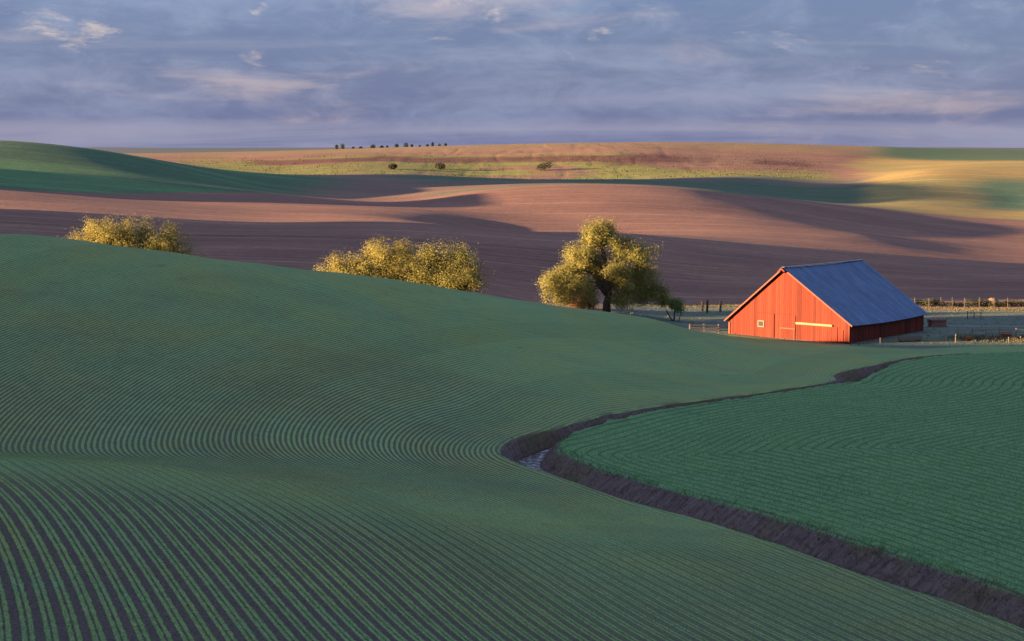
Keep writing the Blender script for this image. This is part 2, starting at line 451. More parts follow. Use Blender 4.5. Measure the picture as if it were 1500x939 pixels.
# how well the drilled wheat covers the ground: thin on the near shoulder, fuller on the slopes
COV = .225 + .01 * sstep(YY, 55, 120) + .12 * sstep(YY, 128, 165) + (fbm(XX / 9, YY / 9, 3) - .5) * .09 \
    + .10 * np.exp(-((YY - 100 - .25 * XX) / 7) ** 2)
UND = .04 + .16 * sstep(YY, 66, 100) + .26 * sstep(YY, 136, 160) + .22 * sstep(XX, -8, 6) * sstep(YY, 60, 80) + .30 * np.exp(-((YY - 98 - .28 * XX) / 6) ** 2)   # weeds and tillers between the rows
PER = 0.80
POFF = .165 + .085 * sstep(YY + XX * .2, 84, 104)      # rows paired on the shoulder, evenly spaced beyond

def mk_ground_mat():
    m = bpy.data.materials.new('field_soil'); m.use_nodes = True
    g = NT(m.node_tree)
    geo = g.n('ShaderNodeNewGeometry'); pos = geo.outputs['Position']
    at = lambda nm, o='Fac': g.n('ShaderNodeAttribute', attribute_name=nm).outputs[o]
    d = at('streamdist'); rd = at('rowdist'); cov = at('cover'); sd = at('ditchside')
    far_col = at('fieldcol', 'Vector')
    n1 = g.noise(pos, 9.0, 5, .6); n2 = g.noise(pos, 1.1, 4, .55); n3 = g.noise(pos, .13, 4, .55); n4 = g.noise(pos, 38.0, 3, .6)
    # ploughed land and far fields: clods and harrow lines
    stretch = g.n('ShaderNodeMapping', {0: pos, 3: (.02, .16, .4)}).outputs[0]
    n5 = g.noise(stretch, 2.4, 5, .6, .6)
    k = g.math('MULTIPLY_ADD', n5, .55, .50)
    k = g.math('MULTIPLY', k, g.math('MULTIPLY_ADD', n2, .5, .75))
    kk = g.n('ShaderNodeCombineXYZ', {0: k, 1: k, 2: k}).outputs[0]
    till = g.n('ShaderNodeTexWave', {'Vector': g.n('ShaderNodeMapping', {0: pos, 2: (0, 0, .25), 3: (.02, .11, 0)}).outputs[0], 'Scale': 1.0, 'Distortion': 7.0, 'Detail': 3.0, 'Detail Scale': .6}, bands_direction='Y').outputs[1]
    k = g.math('MULTIPLY', k, g.math('MULTIPLY_ADD', till, .22, .89))
    k = g.math('MULTIPLY', k, g.math('MULTIPLY_ADD', g.noise(pos, .45, 6, .7), .7, .65))
    trk = g.n('ShaderNodeTexWave', {'Vector': g.n('ShaderNodeMapping', {0: pos, 2: (0, 0, -.12), 3: (.004, .017, 0)}).outputs[0], 'Scale': 1.0, 'Distortion': 5.0, 'Detail': 1.0, 'Detail Scale': .5}, bands_direction='Y').outputs[1]
    k = g.math('ADD', k, g.math('MULTIPLY', g.ramp(trk, .965, .995), .22))
    kk = g.n('ShaderNodeCombineXYZ', {0: k, 1: k, 2: k}).outputs[0]
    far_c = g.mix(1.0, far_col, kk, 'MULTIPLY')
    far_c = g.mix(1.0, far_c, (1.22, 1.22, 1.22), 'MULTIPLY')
    # drilled wheat: two rows, then a wide gap
    wob_ = g.math('MULTIPLY', g.math('SUBTRACT', n2, .5), .05)
    ph = g.math('FRACT', g.math('DIVIDE', g.math('ADD', rd, wob_), PER))
    r1 = g.math('ABSOLUTE', g.math('SUBTRACT', g.math('ABSOLUTE', g.math('SUBTRACT', ph, .5)), at('rowoffset')))
    edge = g.math('ADD', g.math('DIVIDE', cov, 2.0), g.math('ADD', g.math('MULTIPLY', g.math('SUBTRACT', n1, .5), .22), g.math('MULTIPLY', g.math('SUBTRACT', n2, .5), .14)))
    row = g.math('SUBTRACT', 1.0, g.ramp(g.math('SUBTRACT', r1, edge), -.035, .035))
    soil = g.mix(g.ramp(n1, .34, .68, False), (.020, .016, .019), (.115, .085, .082))
    soil = g.mix(g.math('MULTIPLY', g.ramp(n4, .56, .70), .75), soil, (.19, .15, .145))
    wheat = g.mix(n1, (.125, .232, .104), (.205, .345, .145))
    wheat = g.mix(g.math('MULTIPLY', g.ramp(g.noise(g.n('ShaderNodeMapping', {0: pos, 3: (.05, .22, .1)}).outputs[0], 1.0, 4, .6), .46, .66), .18), wheat, (.10, .125, .085))
    wheat = g.mix(g.ramp(n3, .35, .68), wheat, g.mix(1.0, wheat, (1.25, 1.02, .85), 'MULTIPLY'))
    und = g.math('MULTIPLY', at('under'), g.math('MULTIPLY_ADD', n1, .8, .6))
    # one drill pass is twelve rows: passes differ a little and meet in a ragged seam
    pas = g.math('DIVIDE', rd, PER * 6)
    pn = g.n('ShaderNodeTexWhiteNoise', {'W': g.math('FLOOR', pas)}, noise_dimensions='1D').outputs[0]
    pk = g.math('MULTIPLY_ADD', pn, .13, .95)
    wheat = g.mix(1.0, wheat, g.n('ShaderNodeCombineXYZ', {0: pk, 1: pk, 2: pk}).outputs[0], 'MULTIPLY')
    gap = g.math('MULTIPLY', g.ramp(g.noise(pos, .55, 4, .65), .60, .72), .38)                  # thin, poorly grown spots
    row = g.math('MULTIPLY', row, g.math('SUBTRACT', 1.0, gap))
    left_c = g.mix(g.math('MAXIMUM', row, und, clamp=True), soil, wheat)
    # older grain on the other side of the ditch
    arcs = g.n('ShaderNodeTexWave', {'Vector': g.n('ShaderNodeCombineXYZ', {0: d, 1: 0.0, 2: 0.0}).outputs[0], 'Scale': .33, 'Distortion': 1.5, 'Detail': 2.0}).outputs[1]
    grain = g.mix(n2, (.100, .225, .092), (.165, .33, .135))
    grain = g.mix(g.math('MULTIPLY', g.ramp(g.noise(g.n('ShaderNodeMapping', {0: pos, 3: (.12, .9, .3)}).outputs[0], 1.3, 5, .65), .48, .68), .55), grain, (.055, .15, .075))
    grain = g.mix(g.math('MULTIPLY', n1, .35), grain, (.05, .13, .065))
    gp = g.math('ABSOLUTE', g.math('SUBTRACT', g.math('FRACT', g.math('DIVIDE', g.math('ADD', rd, wob_), .95)), .5))
    grain = g.mix(g.math('MULTIPLY', g.math('MULTIPLY', g.ramp(gp, .26, .46), .75), g.math('MULTIPLY_ADD', n3, .9, .35)), grain, (.030, .055, .036))
    # bare ditch banks
    bst = g.noise(g.n('ShaderNodeCombineXYZ', {0: g.math('MULTIPLY', at('streamarc'), 2.2), 1: g.math('MULTIPLY', sd, 1.4), 2: 0.0}).outputs[0], 1.6, 6, .68, .6)
    bst = g.ramp(bst, .30, .70, False)
    bank = g.mix(bst, (.040, .031, .032), (.175, .135, .125))
    bank = g.mix(g.ramp(n3, .5, .62), bank, g.mix(bst, (.06, .05, .035), (.13, .11, .07)))
    bank = g.mix(g.math('SUBTRACT', 1.0, g.ramp(g.math('ADD', sd, g.math('MULTIPLY', g.math('SUBTRACT', n1, .5), .2)), .26, .5)), bank, (.022, .018, .024))      # wet foot, with the shadow at the base painted in
    isl = g.ramp(d, -.05, .05, False)
    isb = g.math('SUBTRACT', 1.0, g.ramp(g.math('ADD', sd, g.math('MULTIPLY', g.math('SUBTRACT', n1, .5), .25)), .90, 1.02))
    near_c = g.mix(isl, grain, left_c)
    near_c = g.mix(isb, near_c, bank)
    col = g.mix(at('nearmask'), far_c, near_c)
    # relief
    h = g.math('ADD', g.math('MULTIPLY', row, g.math('MULTIPLY', isl, .05)), g.math('MULTIPLY', n1, .05))
    h = g.math('ADD', h, g.math('MULTIPLY', n2, .10))
    bump = g.n('ShaderNodeBump', {'Height': h, 'Strength': .7, 'Distance': 1.0})
    b = g.n('ShaderNodeBsdfPrincipled', {'Base Color': col, 'Roughness': .95, 'Specular IOR Level': .15, 'Normal': bump.outputs[0]})
    g.n('ShaderNodeOutputMaterial', {0: b.outputs[0]})
    return m


ny, nx = XX.shape
idx = np.arange(nx * ny).reshape(ny, nx)
Vg = np.stack([XX, YY, ZZ], -1).reshape(-1, 3)
gyz, gxz = np.gradient(ZZ, GY, GX)
Ng = np.stack([-gxz, -gyz, np.ones_like(ZZ)], -1); Ng /= np.linalg.norm(Ng, axis=-1, keepdims=True)
Ng = Ng.reshape(-1, 3)
# edge of the drilled field: the spur's far foot and the farmyard; the grain ends at the yard
sp = [(-400, 190), (-60, 186), (-40, 182), (-10, 190), (12, 197), (24, 205), (27, 205), (38.5, 194.6), (42, 193), (46, 191.5), (54, 195), (400, 198)]
FE = np.interp(XX, [q[0] for q in sp], [q[1] for q in sp])
NM = 1 - sstep(YY + jit * 2 - FE, -1.2, .6)
NM = np.where(near, NM, 0) * (1 - sstep(np.abs(XX), 150, 168))
Fq = np.stack([idx[:-1, :-1], idx[:-1, 1:], idx[1:, 1:], idx[1:, :-1]], -1).reshape(-1, 4)
cen = lambda A: (A[:-1, :-1] + A[1:, 1:]).ravel() / 2
fn, fd, fs = cen(NM), cen(DD), cen(side)
zone = np.where(fn < .5, 0, np.where(fs < 1.0, 1, np.where(fd > 0, 2, 3)))
GM = mk_ground_mat()
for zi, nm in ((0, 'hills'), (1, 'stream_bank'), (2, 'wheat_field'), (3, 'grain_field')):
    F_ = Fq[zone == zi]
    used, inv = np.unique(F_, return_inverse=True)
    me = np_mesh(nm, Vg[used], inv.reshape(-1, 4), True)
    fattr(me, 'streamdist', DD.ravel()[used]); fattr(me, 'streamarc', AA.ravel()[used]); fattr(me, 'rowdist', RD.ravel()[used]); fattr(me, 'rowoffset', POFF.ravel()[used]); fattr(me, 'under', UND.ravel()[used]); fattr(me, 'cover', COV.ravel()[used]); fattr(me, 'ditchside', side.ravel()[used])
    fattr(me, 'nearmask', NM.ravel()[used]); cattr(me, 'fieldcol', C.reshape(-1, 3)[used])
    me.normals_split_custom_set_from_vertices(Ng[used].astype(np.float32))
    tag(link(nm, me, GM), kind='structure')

# ---------------------------------------------------------------- materials
def mat(name, col, rough=.8, var=.25, scale=3.0, metal=0.0, spec=.3, attr=None, stretch=(1, 1, 1), trans=None, bump=0.0):
    m = bpy.data.materials.new(name); m.use_nodes = True
    g = NT(m.node_tree)
    tc_ = g.n('ShaderNodeTexCoord').outputs['Object']
    mp = g.n('ShaderNodeMapping', {0: tc_, 3: stretch}).outputs[0]
    nz = g.noise(mp, scale, 5, .6)
    k = g.math('MULTIPLY_ADD', nz, 2 * var, 1 - var)
    if attr:
        k = g.math('MULTIPLY', k, g.n('ShaderNodeAttribute', attribute_name=attr).outputs['Fac'])
    kk = g.n('ShaderNodeCombineXYZ', {0: k, 1: k, 2: k}).outputs[0]
    c_ = g.mix(1.0, (*col, 1), kk, 'MULTIPLY')
    ins = {'Base Color': c_, 'Roughness': rough, 'Metallic': metal, 'Specular IOR Level': spec}
    if bump:
        ins['Normal'] = g.n('ShaderNodeBump', {'Height': nz, 'Strength': .6, 'Distance': bump}).outputs[0]
    b = g.n('ShaderNodeBsdfPrincipled', ins)
    out = b.outputs[0]
    if trans:
        t = g.n('ShaderNodeBsdfTranslucent', {'Color': c_})
        out = g.n('ShaderNodeMixShader', {0: trans, 1: b.outputs[0], 2: t.outputs[0]}).outputs[0]
    g.n('ShaderNodeOutputMaterial', {0: out})
    return m


def leaf_mat(name, trans=.3):
    m = bpy.data.materials.new(name); m.use_nodes = True
    g = NT(m.node_tree)
    c_ = g.n('ShaderNodeAttribute', attribute_name='tint').outputs['Vector']
    b = g.n('ShaderNodeBsdfPrincipled', {'Base Color': c_, 'Roughness': .75, 'Specular IOR Level': .15})
    t = g.n('ShaderNodeBsdfTranslucent', {'Color': c_})
    g.n('ShaderNodeOutputMaterial', {0: g.n('ShaderNodeMixShader', {0: trans, 1: b.outputs[0], 2: t.outputs[0]}).outputs[0]})
    return m


LEAF = leaf_mat('leaf', .36); BLADE = leaf_mat('blade', .2)
BARK = mat('bark', (.055, .042, .036), .95, .4, 6)

# ---------------------------------------------------------------- water in the ditch
def mk_water():
    m = bpy.data.materials.new('water'); m.use_nodes = True
    g = NT(m.node_tree)
    pos = g.n('ShaderNodeNewGeometry').outputs['Position']
    h = g.noise(pos, 3.5, 4, .6)
    bp = g.n('ShaderNodeBump', {'Height': h, 'Strength': .35, 'Distance': .12})
    c_ = g.mix(g.ramp(g.noise(pos, 1.6, 5, .65), .48, .62), (.09, .09, .105), (.42, .41, .44))      # muddy shallows, pale patches painting in the reflected sky
    b = g.n('ShaderNodeBsdfPrincipled', {'Base Color': c_, 'Roughness': .12, 'IOR': 1.33, 'Normal': bp.outputs[0]})
    g.n('ShaderNodeOutputMaterial', {0: b.outputs[0]})
    return m


dpt, _, _ = ditch(np.zeros(len(SL)), SA)
zc_ = base_h(SL[:, 0], SL[:, 1]) - dpt + .16 + .22 * np.exp(-((SA - AP + 3) / 6) ** 2) - .14 * sstep(SA, AP + 5, AP + 12)
zc_ = np.convolve(np.pad(zc_, 4, mode='edge'), np.ones(9) / 9, 'valid')
nrm = np.c_[-SDn[:, 1], SDn[:, 0]]; nrm = np.vstack([nrm, nrm[-1]])
wv = []
for o in (-1.25, 0, 1.25):
    wv.append(np.c_[SL + nrm * o, zc_])
Vw = np.vstack(wv); n_ = len(SL); ii = np.arange(int(np.searchsorted(SA, A2 + 20)))
Fw = np.vstack([np.c_[ii, ii + 1, ii + n_ + 1, ii + n_], np.c_[ii + n_, ii + n_ + 1, ii + 2 * n_ + 1, ii + 2 * n_]])[:, ::-1]
tag(link('stream', np_mesh('stream', Vw, Fw, True), mk_water()), kind='structure')


# ---------------------------------------------------------------- blades of crop and grass (nobody could count them)
def bil(A, x, y):
    i = np.clip(np.searchsorted(GX, x) - 1, 0, len(GX) - 2); j = np.clip(np.searchsorted(GY, y) - 1, 0, len(GY) - 2)
    fx = (x - GX[i]) / (GX[i + 1] - GX[i]); fy = (y - GY[j]) / (GY[j + 1] - GY[j])
    return (A[j, i] * (1 - fx) + A[j, i + 1] * fx) * (1 - fy) + (A[j + 1, i] * (1 - fx) + A[j + 1, i + 1] * fx) * fy


GYD, GXD = np.gradient(RD, GY, GX)


def blades(name, x, y, h, wd, lean, cols, per=3, sink=.02):
    """a tuft of `per` triangular blades at every point"""
    n = len(x)
    x = np.repeat(x, per); y = np.repeat(y, per); h = np.repeat(h, per) * rng.uniform(.6, 1.15, n * per)
    wd = np.repeat(np.broadcast_to(wd, n), per)
    col = np.repeat(cols, per, 0) * rng.uniform(.85, 1.15, (n * per, 1))
    x = x + rng.normal(0, .03, n * per); y = y + rng.normal(0, .03, n * per)
    z = ground_h(x, y) - sink
    a = rng.uniform(0, 2 * pi, n * per); b = rng.uniform(0, 2 * pi, n * per); l = h * lean * rng.uniform(.2, 1, n * per)
    ex, ey = np.cos(a) * wd / 2, np.sin(a) * wd / 2
    V = np.stack([np.c_[x - ex, y - ey, z], np.c_[x + ex, y + ey, z], np.c_[x + np.cos(b) * l, y + np.sin(b) * l, z + h]], 1).reshape(-1, 3)
    me = np_mesh(name, V, np.arange(3 * n * per).reshape(-1, 3))
    cattr(me, 'tint', np.repeat(col, 3, 0))
    return link(name, me, BLADE)


def scatter(n, x0, x1, y0, y1):
    x = rng.uniform(x0, x1, n); y = rng.uniform(y0, y1, n)
    k = (np.abs(x) < .315 * y + 2)
    return x[k], y[k]


# wheat standing in its drilled rows
x, y = scatter(620000, -42, 36, 44, 120)
d = bil(DD, x, y); s_ = bil(side, x, y)
k = (d > 0) & (s_ > 1.08) & (rng.random(len(x)) < np.clip(1.75 - y / 80, .08, 1))
x, y = x[k], y[k]; d = bil(RD, x, y)
ph = d / PER; fl = np.floor(ph); fr = ph - fl
po = bil(POFF, x, y); tgt = np.where(fr < .5, .5 - po, .5 + po)
cvr = bil(COV, x, y)
dev = rng.uniform(-.5, .5, len(x)) * cvr * .95
move = (fl + tgt + dev) * PER - d
gx_, gy_ = bil(GXD, x, y), bil(GYD, x, y); gl = np.maximum(np.hypot(gx_, gy_), .3)
x = x + gx_ / gl ** 2 * move; y = y + gy_ / gl ** 2 * move
t = rng.random((len(x), 1)); pt = sstep(fbm(x / 7, y / 7, 3), .35, .65)[:, None]
cw = np.array((.130, .245, .108)) * (1 - t) + np.array((.225, .37, .155)) * t
cw = cw * (1 + pt * np.array((.2, .03, -.1)))
tag(blades('wheat_rows', x, y, rng.uniform(.05, .09, len(x)), .026, .8, cw, 2), kind='stuff')

# thick older grain beyond the ditch
x, y = scatter(300000, -2, 62, 70, 192)
d = bil(DD, x, y); s_ = bil(side, x, y); nm_ = bil(NM, x, y)
k = (d < 0) & (s_ > 1.0) & (nm_ > .5) & (rng.random(len(x)) < np.clip(1.6 - y / 130, .25, 1))
x, y, d, s_ = x[k], y[k], d[k], s_[k]
clump = .55 * fbm(x / 1.4, y / .7, 3) + .45 * fbm(x / 7 + 5, y / 1.6, 3); arc = .5 + .5 * np.cos(d * 2 * pi / 1.9 + 2 * fbm(x / 9, y / 9, 2)); clump = clump - .10 * (arc > .8) * (np.abs(y - 132) < 9)
t = np.clip((clump - .3) * 2.2, 0, 1)[:, None]
cg = np.array((.100, .225, .092)) * (1 - t) + np.array((.18, .355, .145)) * t
big = sstep(fbm(x / 14 + 3, y / 9, 3), .4, .65)[:, None]
cg = cg * (1 + big * np.array((.25, .08, -.1)))
_p = bil(RD, x, y) / .95; _m = (np.floor(_p) + .5 + rng.normal(0, .29, len(x)) - _p) * .95; _gx, _gy = bil(GXD, x, y), bil(GYD, x, y); _gl = np.maximum(np.hypot(_gx, _gy), .5); x = x + _gx / _gl ** 2 * _m; y = y + _gy / _gl ** 2 * _m
hh = (.10 + .26 * clump + .55 * np.exp(-((s_ - 1.08) / .14) ** 2) * sstep(fbm(x / 1.3 + 40, y / 1.3, 3), .42, .62)) * rng.uniform(.7, 1.3, len(x))
tag(blades('grain_crop', x, y, hh * .46, .034, .9, cg, 3), kind='stuff')

# dead grass on the ditch banks
x, y = scatter(150000, -4, 56, 60, 192)
d = bil(DD, x, y); s_ = bil(side, x, y)
k = (s_ > .35) & (s_ < 1.12) & ((d < 0) | (rng.random(len(x)) < .35)) & (rng.random(len(x)) < np.clip(1.7 - y / 120, .3, 1))
x, y, d, s_ = x[k], y[k], d[k], s_[k]
t = rng.random((len(x), 1)); gg = (sstep(s_, .9, 1.1) * rng.random(len(x)))[:, None]
cb = np.array((.055, .042, .042)) * (1 - t) + np.array((.27, .215, .185)) * t
cb = cb * (1 - gg) + np.array((.05, .13, .05)) * gg
tag(blades('bank_grass', x, y, rng.uniform(.10, .42, len(x)), .035, 1.5, cb, 3), kind='stuff')

# dry and green rough grass round the farmyard
x = rng.uniform(14, 80, 60000); y = rng.uniform(194, 247, 60000)
f_ = np.interp(x, [q[0] for q in sp], [q[1] for q in sp])
lit = np.exp(-((y - 201.5) / 3) ** 2) * sstep(x, 50, 55); vg = np.exp(-((y - 240) / 2.2) ** 2)
k = (y > f_ - .5) & (rng.random(len(x)) < .03 + .97 * np.maximum(lit, vg)) & (bil(side, x, y) > 1.0)
x, y, lit, vg = x[k], y[k], lit[k], vg[k]
t = (rng.random(len(x)) < .15 + .75 * np.maximum(lit, vg))[:, None]
cy = np.where(t, np.array((.17, .135, .075)), np.array((.075, .115, .065))) * rng.uniform(.7, 1.3, (len(x), 1))
tag(blades('rough_grass', x, y, rng.uniform(.08, .24, len(x)) * (1 + 1.2 * lit), .10, .9, cy, 3), kind='stuff')


# ---------------------------------------------------------------- mesh builder for made things
class MB:
    def __init__(s):
        s.v = []; s.f = []; s.t = []

    def box(s, c_, d_, rot=None, tone=1.0, taper=1.0):
        """box at centre c_, size d_; rot = 3x3 rows (axes)"""
        b = len(s.v)
        for z in (-.5, .5):
            k = taper if z > 0 else 1.0
            for x_, y_ in ((-.5, -.5), (.5, -.5), (.5, .5), (-.5, .5)):
                p = Vector((x_ * d_[0] * k, y_ * d_[1] * k, z * d_[2]))
                if rot is not None: p = rot @ p
                s.v.append((c_[0] + p[0], c_[1] + p[1], c_[2] + p[2]))
        for q in ((0, 3, 2, 1), (4, 5, 6, 7), (0, 1, 5, 4), (1, 2, 6, 5), (2, 3, 7, 6), (3, 0, 4, 7)):
            s.f.append(tuple(b + i for i in q)); s.t.append(tone)
        return s

    def poly(s, pts, off, tone=1.0):
        """prism: polygon pts extruded by vector off"""
        b = len(s.v); n = len(pts)
        s.v += [tuple(p) for p in pts] + [tuple(Vector(p) + Vector(off)) for p in pts]
        s.f.append(tuple(range(b, b + n))); s.f.append(tuple(reversed(range(b + n, b + 2 * n))))
        s.t += [tone, tone]
        for i in range(n):
            j = (i + 1) % n
            s.f.append((b + j, b + i, b + n + i, b + n + j)); s.t.append(tone)
        return s

    def bar(s, p, q, w_, h_, tone=1.0):
        p = Vector(p); q = Vector(q); d_ = q - p; L = d_.length
        x_ = d_.normalized(); up = Vector((0, 0, 1)) if abs(x_.z) < .95 else Vector((0, 1, 0))
        y_ = up.cross(x_).normalized(); z_ = x_.cross(y_)
        from mathutils import Matrix
        R_ = Matrix((x_, y_, z_)).transposed()
        return s.box((p + q) / 2, (L, w_, h_), R_, tone)

    def tube(s, pts, rad, seg=6, tone=1.0):
        pts = [Vector(p) for p in pts]; rings = []
        for i, p in enumerate(pts):
            d_ = (pts[min(i + 1, len(pts) - 1)] - pts[max(i - 1, 0)]).normalized()
            a = Vector((1, 0, 0)) if abs(d_.x) < .8 else Vector((0, 1, 0))
            u_ = d_.cross(a).normalized(); w_ = d_.cross(u_)
            b = len(s.v)
            for k_ in range(seg):
                an = 2 * pi * k_ / seg
                s.v.append(tuple(p + (u_ * cos(an) + w_ * sin(an)) * rad[i]))
            rings.append(b)
        for a_, b_ in zip(rings, rings[1:]):
            for k_ in range(seg):
                s.f.append((a_ + k_, a_ + (k_ + 1) % seg, b_ + (k_ + 1) % seg, b_ + k_)); s.t.append(tone)
        s.f.append(tuple(rings[0] + k_ for k_ in range(seg))[::-1]); s.t.append(tone)
        s.f.append(tuple(rings[-1] + k_ for k_ in range(seg))); s.t.append(tone)
        return s

    def build(s, name, material, parent=None, smooth=False, bevel=0.0):
        me = bpy.data.meshes.new(name)
        me.from_pydata(s.v, [], s.f); me.update()
        fattr(me, 'tone', s.t, 'FACE')
        if smooth: me.polygons.foreach_set('use_smooth', np.ones(len(s.f), bool))
        import bmesh
        bm = bmesh.new(); bm.from_mesh(me); bmesh.ops.recalc_face_normals(bm, faces=bm.faces)
        if bevel:
            bmesh.ops.bevel(bm, geom=list(bm.edges), offset=bevel, segments=1, affect='EDGES')
        bm.to_mesh(me); bm.free()
        return link(name, me, material, parent)


def empty(name, loc, rz=0.0):
    o = bpy.data.objects.new(name, None); COL.objects.link(o)
    o.empty_display_size = .3
    o.location = loc; o.rotation_euler = (0, 0, rz)
    return o


RED = mat('red_boards', (.122, .0175, .0092), .85, .5, 2.2, attr='tone', stretch=(3, 3, .35), bump=.02)
REDT = mat('red_trim', (.11, .022, .014), .8, .25, 3)
WHITE = mat('white_paint', (.15, .125, .10), .7, .2, 4)
WOOD = mat('weathered_wood', (.13, .11, .10), .9, .35, 5, attr='tone', stretch=(1, 1, 1))
DARKW = mat('dark_wood', (.045, .035, .033), .9, .3, 5)
ROOFM = mat('blue_metal', (.062, .125, .250), .5, .45, 1.0, attr='tone', stretch=(.35, 1.6, .35), spec=.35)
RUST = mat('rusty_metal', (.19, .065, .035), .8, .35, 8)
GLASS = mat('dark_glass', (.03, .03, .035), .15, .1, 2, spec=.5)
STRAW = mat('straw', (.16, .12, .08), .95, .3, 6, bump=.05)
nt = NT_ = ROOFM.node_tree                                  # faded and rust-bloomed streaks running down the sheets
pb = [n__ for n__ in nt.nodes if n__.type == 'BSDF_PRINCIPLED'][0]; src_ = pb.inputs['Base Color'].links[0].from_socket
hx = NT.__new__(NT); hx.t = nt
oc = hx.n('ShaderNodeTexCoord').outputs['Object']
st_ = hx.noise(hx.n('ShaderNodeMapping', {0: oc, 3: (.22, 1.3, .22)}).outputs[0], 1.1, 6, .68, .4)
c1 = hx.mix(hx.math('MULTIPLY', hx.ramp(st_, .50, .70), .65), src_, (.15, .22, .34))
bl_ = hx.noise(oc, .35, 5, .6, .5)
c1 = hx.mix(hx.math('MULTIPLY', hx.ramp(bl_, .50, .72), .5), c1, (.035, .075, .17))
nt.links.new(c1, pb.inputs['Base Color'])
BASE_SHADE = mat('base_shade', (.085, .065, .075), .9, .35, 3)  # dark tone holding the shadow at the barn's foot

# ---------------------------------------------------------------- barn
BL = (26.4, 206.8)
bx, by = BL
zb = min(gz(26.4, 206.8), gz(39, 196), gz(50.9, 209.9))
barn = empty('barn', (bx, by, zb - .05), radians(-40.5))
tag(barn, 'red gabled board barn with a long blue metal roof beside the ditch', 'barn')
BW, BD, HL, HR, AX, AZ = 16.6, 18.3, 1.95, 2.45, 7.75, 8.35


def roof_z(x_):
    return HL + (AZ - HL) * x_ / AX if x_ < AX else HR + (AZ - HR) * (BW - x_) / (BW - AX)


for nm_, y0, lab in (('gable_wall', 0.0, 1), ('back_wall', BD - .08, 0)):
    g_ = MB(); xb = 0.0
    while xb < BW - .05:
        wd_ = min(random.choice((.22, .26, .30, .28)), BW - xb)
        a_, b_ = xb + .008, xb + wd_ - .008
        yo = y0 + random.uniform(-.012, .012)
        pts = [(a_, yo, -.7), (b_, yo, -.7 if y0 else -.7 + random.uniform(0, .04)), (b_, yo, roof_z(b_) - .04), (a_, yo, roof_z(a_) - .04)]
        if a_ < AX < b_: pts.insert(3, (AX, yo, AZ - .04))
        g_.poly(pts, (0, .06, 0), random.choice((.62, .8, .9, 1, 1.05, 1.15, 1.35)))
        xb += wd_
    g_.build(nm_, RED, barn)
g_ = MB()
g_.poly([(0.02, .075, -.7), (BW - .02, .075, -.7), (BW - .02, .075, HR - .1), (AX, .075, AZ - .1), (.02, .075, HL - .1)], (0, .03, 0))
g_.build('wall_lining', DARKW, barn)
for nm_, xw, h_, outx in (('side_wall', 0.0, HL, -1), ('side_wall', BW - .06, HR, 1)):
    g_ = MB(); yb = .07
    while yb < BD - .1:
        wd_ = min(random.choice((.22, .26, .30, .28)), BD - .09 - yb)
        xo = xw + random.uniform(-.012, .012)
        g_.poly([(xo, yb + .006, -.7), (xo, yb + wd_ - .006, -.7), (xo, yb + wd_ - .006, h_ - .24), (xo, yb + .006, h_ - .24)], (.06, 0, 0), random.uniform(.7, 1.15))
        yb += wd_
    g_.build(nm_, RED, barn)
# dark base strip painting in shadow at the foot of side and front
MB().box((BW / 2, -.01, -.42), (BW + .10, .16, .95)).build('dark_base', BASE_SHADE, barn)
MB().box((BW + .0, BD / 2, -.36), (.17, BD - .2, 1.0)).build('dark_base', BASE_SHADE, barn)


def slope(xe, ze, nm_):
    """one roof slope in ribbed sheets, with a slight sag in the eave"""
    g_ = MB(); N = 30; y0, y1 = -.35, BD + .35
    ridge = Vector((AX, 0, AZ + .16)); eave = Vector((xe, 0, ze))
    nrm_ = Vector((-(eave - ridge).z, 0, (eave - ridge).x)).normalized()
    if nrm_.z < 0: nrm_ = -nrm_
    M = 6
    for i in range(N):
        tn = random.uniform(.95, 1.05)
        ya, yb_ = y0 + (y1 - y0) * i / N, y0 + (y1 - y0) * (i + 1) / N
        for j in range(M):
            q = []
            for (yy_, tt) in ((ya, j / M), (yb_, j / M), (yb_, (j + 1) / M), (ya, (j + 1) / M)):
                s_g = sin(pi * (yy_ - y0) / (y1 - y0)); p = ridge.lerp(eave, tt)
                p = p + Vector((0, yy_, -.20 * s_g * tt - .10 * s_g * (1 - tt) - .10 * sin(pi * tt) * s_g))
                q.append(p)
            b = len(g_.v)
            lo = -nrm_ * .07
            g_.v += [tuple(p) for p in q] + [tuple(p + lo) for p in q]
            tj = tn * random.choice((.88, .95, 1, 1, 1.04, 1.12))
            g_.f += [(b, b + 1, b + 2, b + 3), (b + 7, b + 6, b + 5, b + 4)]; g_.t += [tj, tj * .6]
            if j == M - 1: g_.f.append((b + 3, b + 2, b + 6, b + 7)); g_.t.append(tj * .7)
            if i == 0: g_.f.append((b, b + 3, b + 7, b + 4)); g_.t.append(tj)
            if i == N - 1: g_.f.append((b + 1, b + 5, b + 6, b + 2)); g_.t.append(tj)
        # standing rib at each sheet joint
        for j in range(M):
            pa, pb = [], []
            for tt in (j / M, (j + 1) / M):
                s_g = sin(pi * (ya - y0) / (y1 - y0)); p = ridge.lerp(eave, tt) + Vector((0, ya + .03, -.20 * s_g * tt - .10 * s_g * (1 - tt) - .10 * sin(pi * tt) * s_g))
                pa.append(p + nrm_ * .012)
            g_.bar(pa[0], pa[1], .035, .03, tn)
    return g_.build(nm_, ROOFM, barn)


sl1 = slope(BW + .45, HR - .24, 'roof_slope'); sl2 = slope(-.45, HL - .28, 'roof_slope')
MB().bar((AX, -.4, AZ + .215), (AX, BD + .4, AZ + .145), .34, .06).build('ridge_cap', ROOFM, barn)
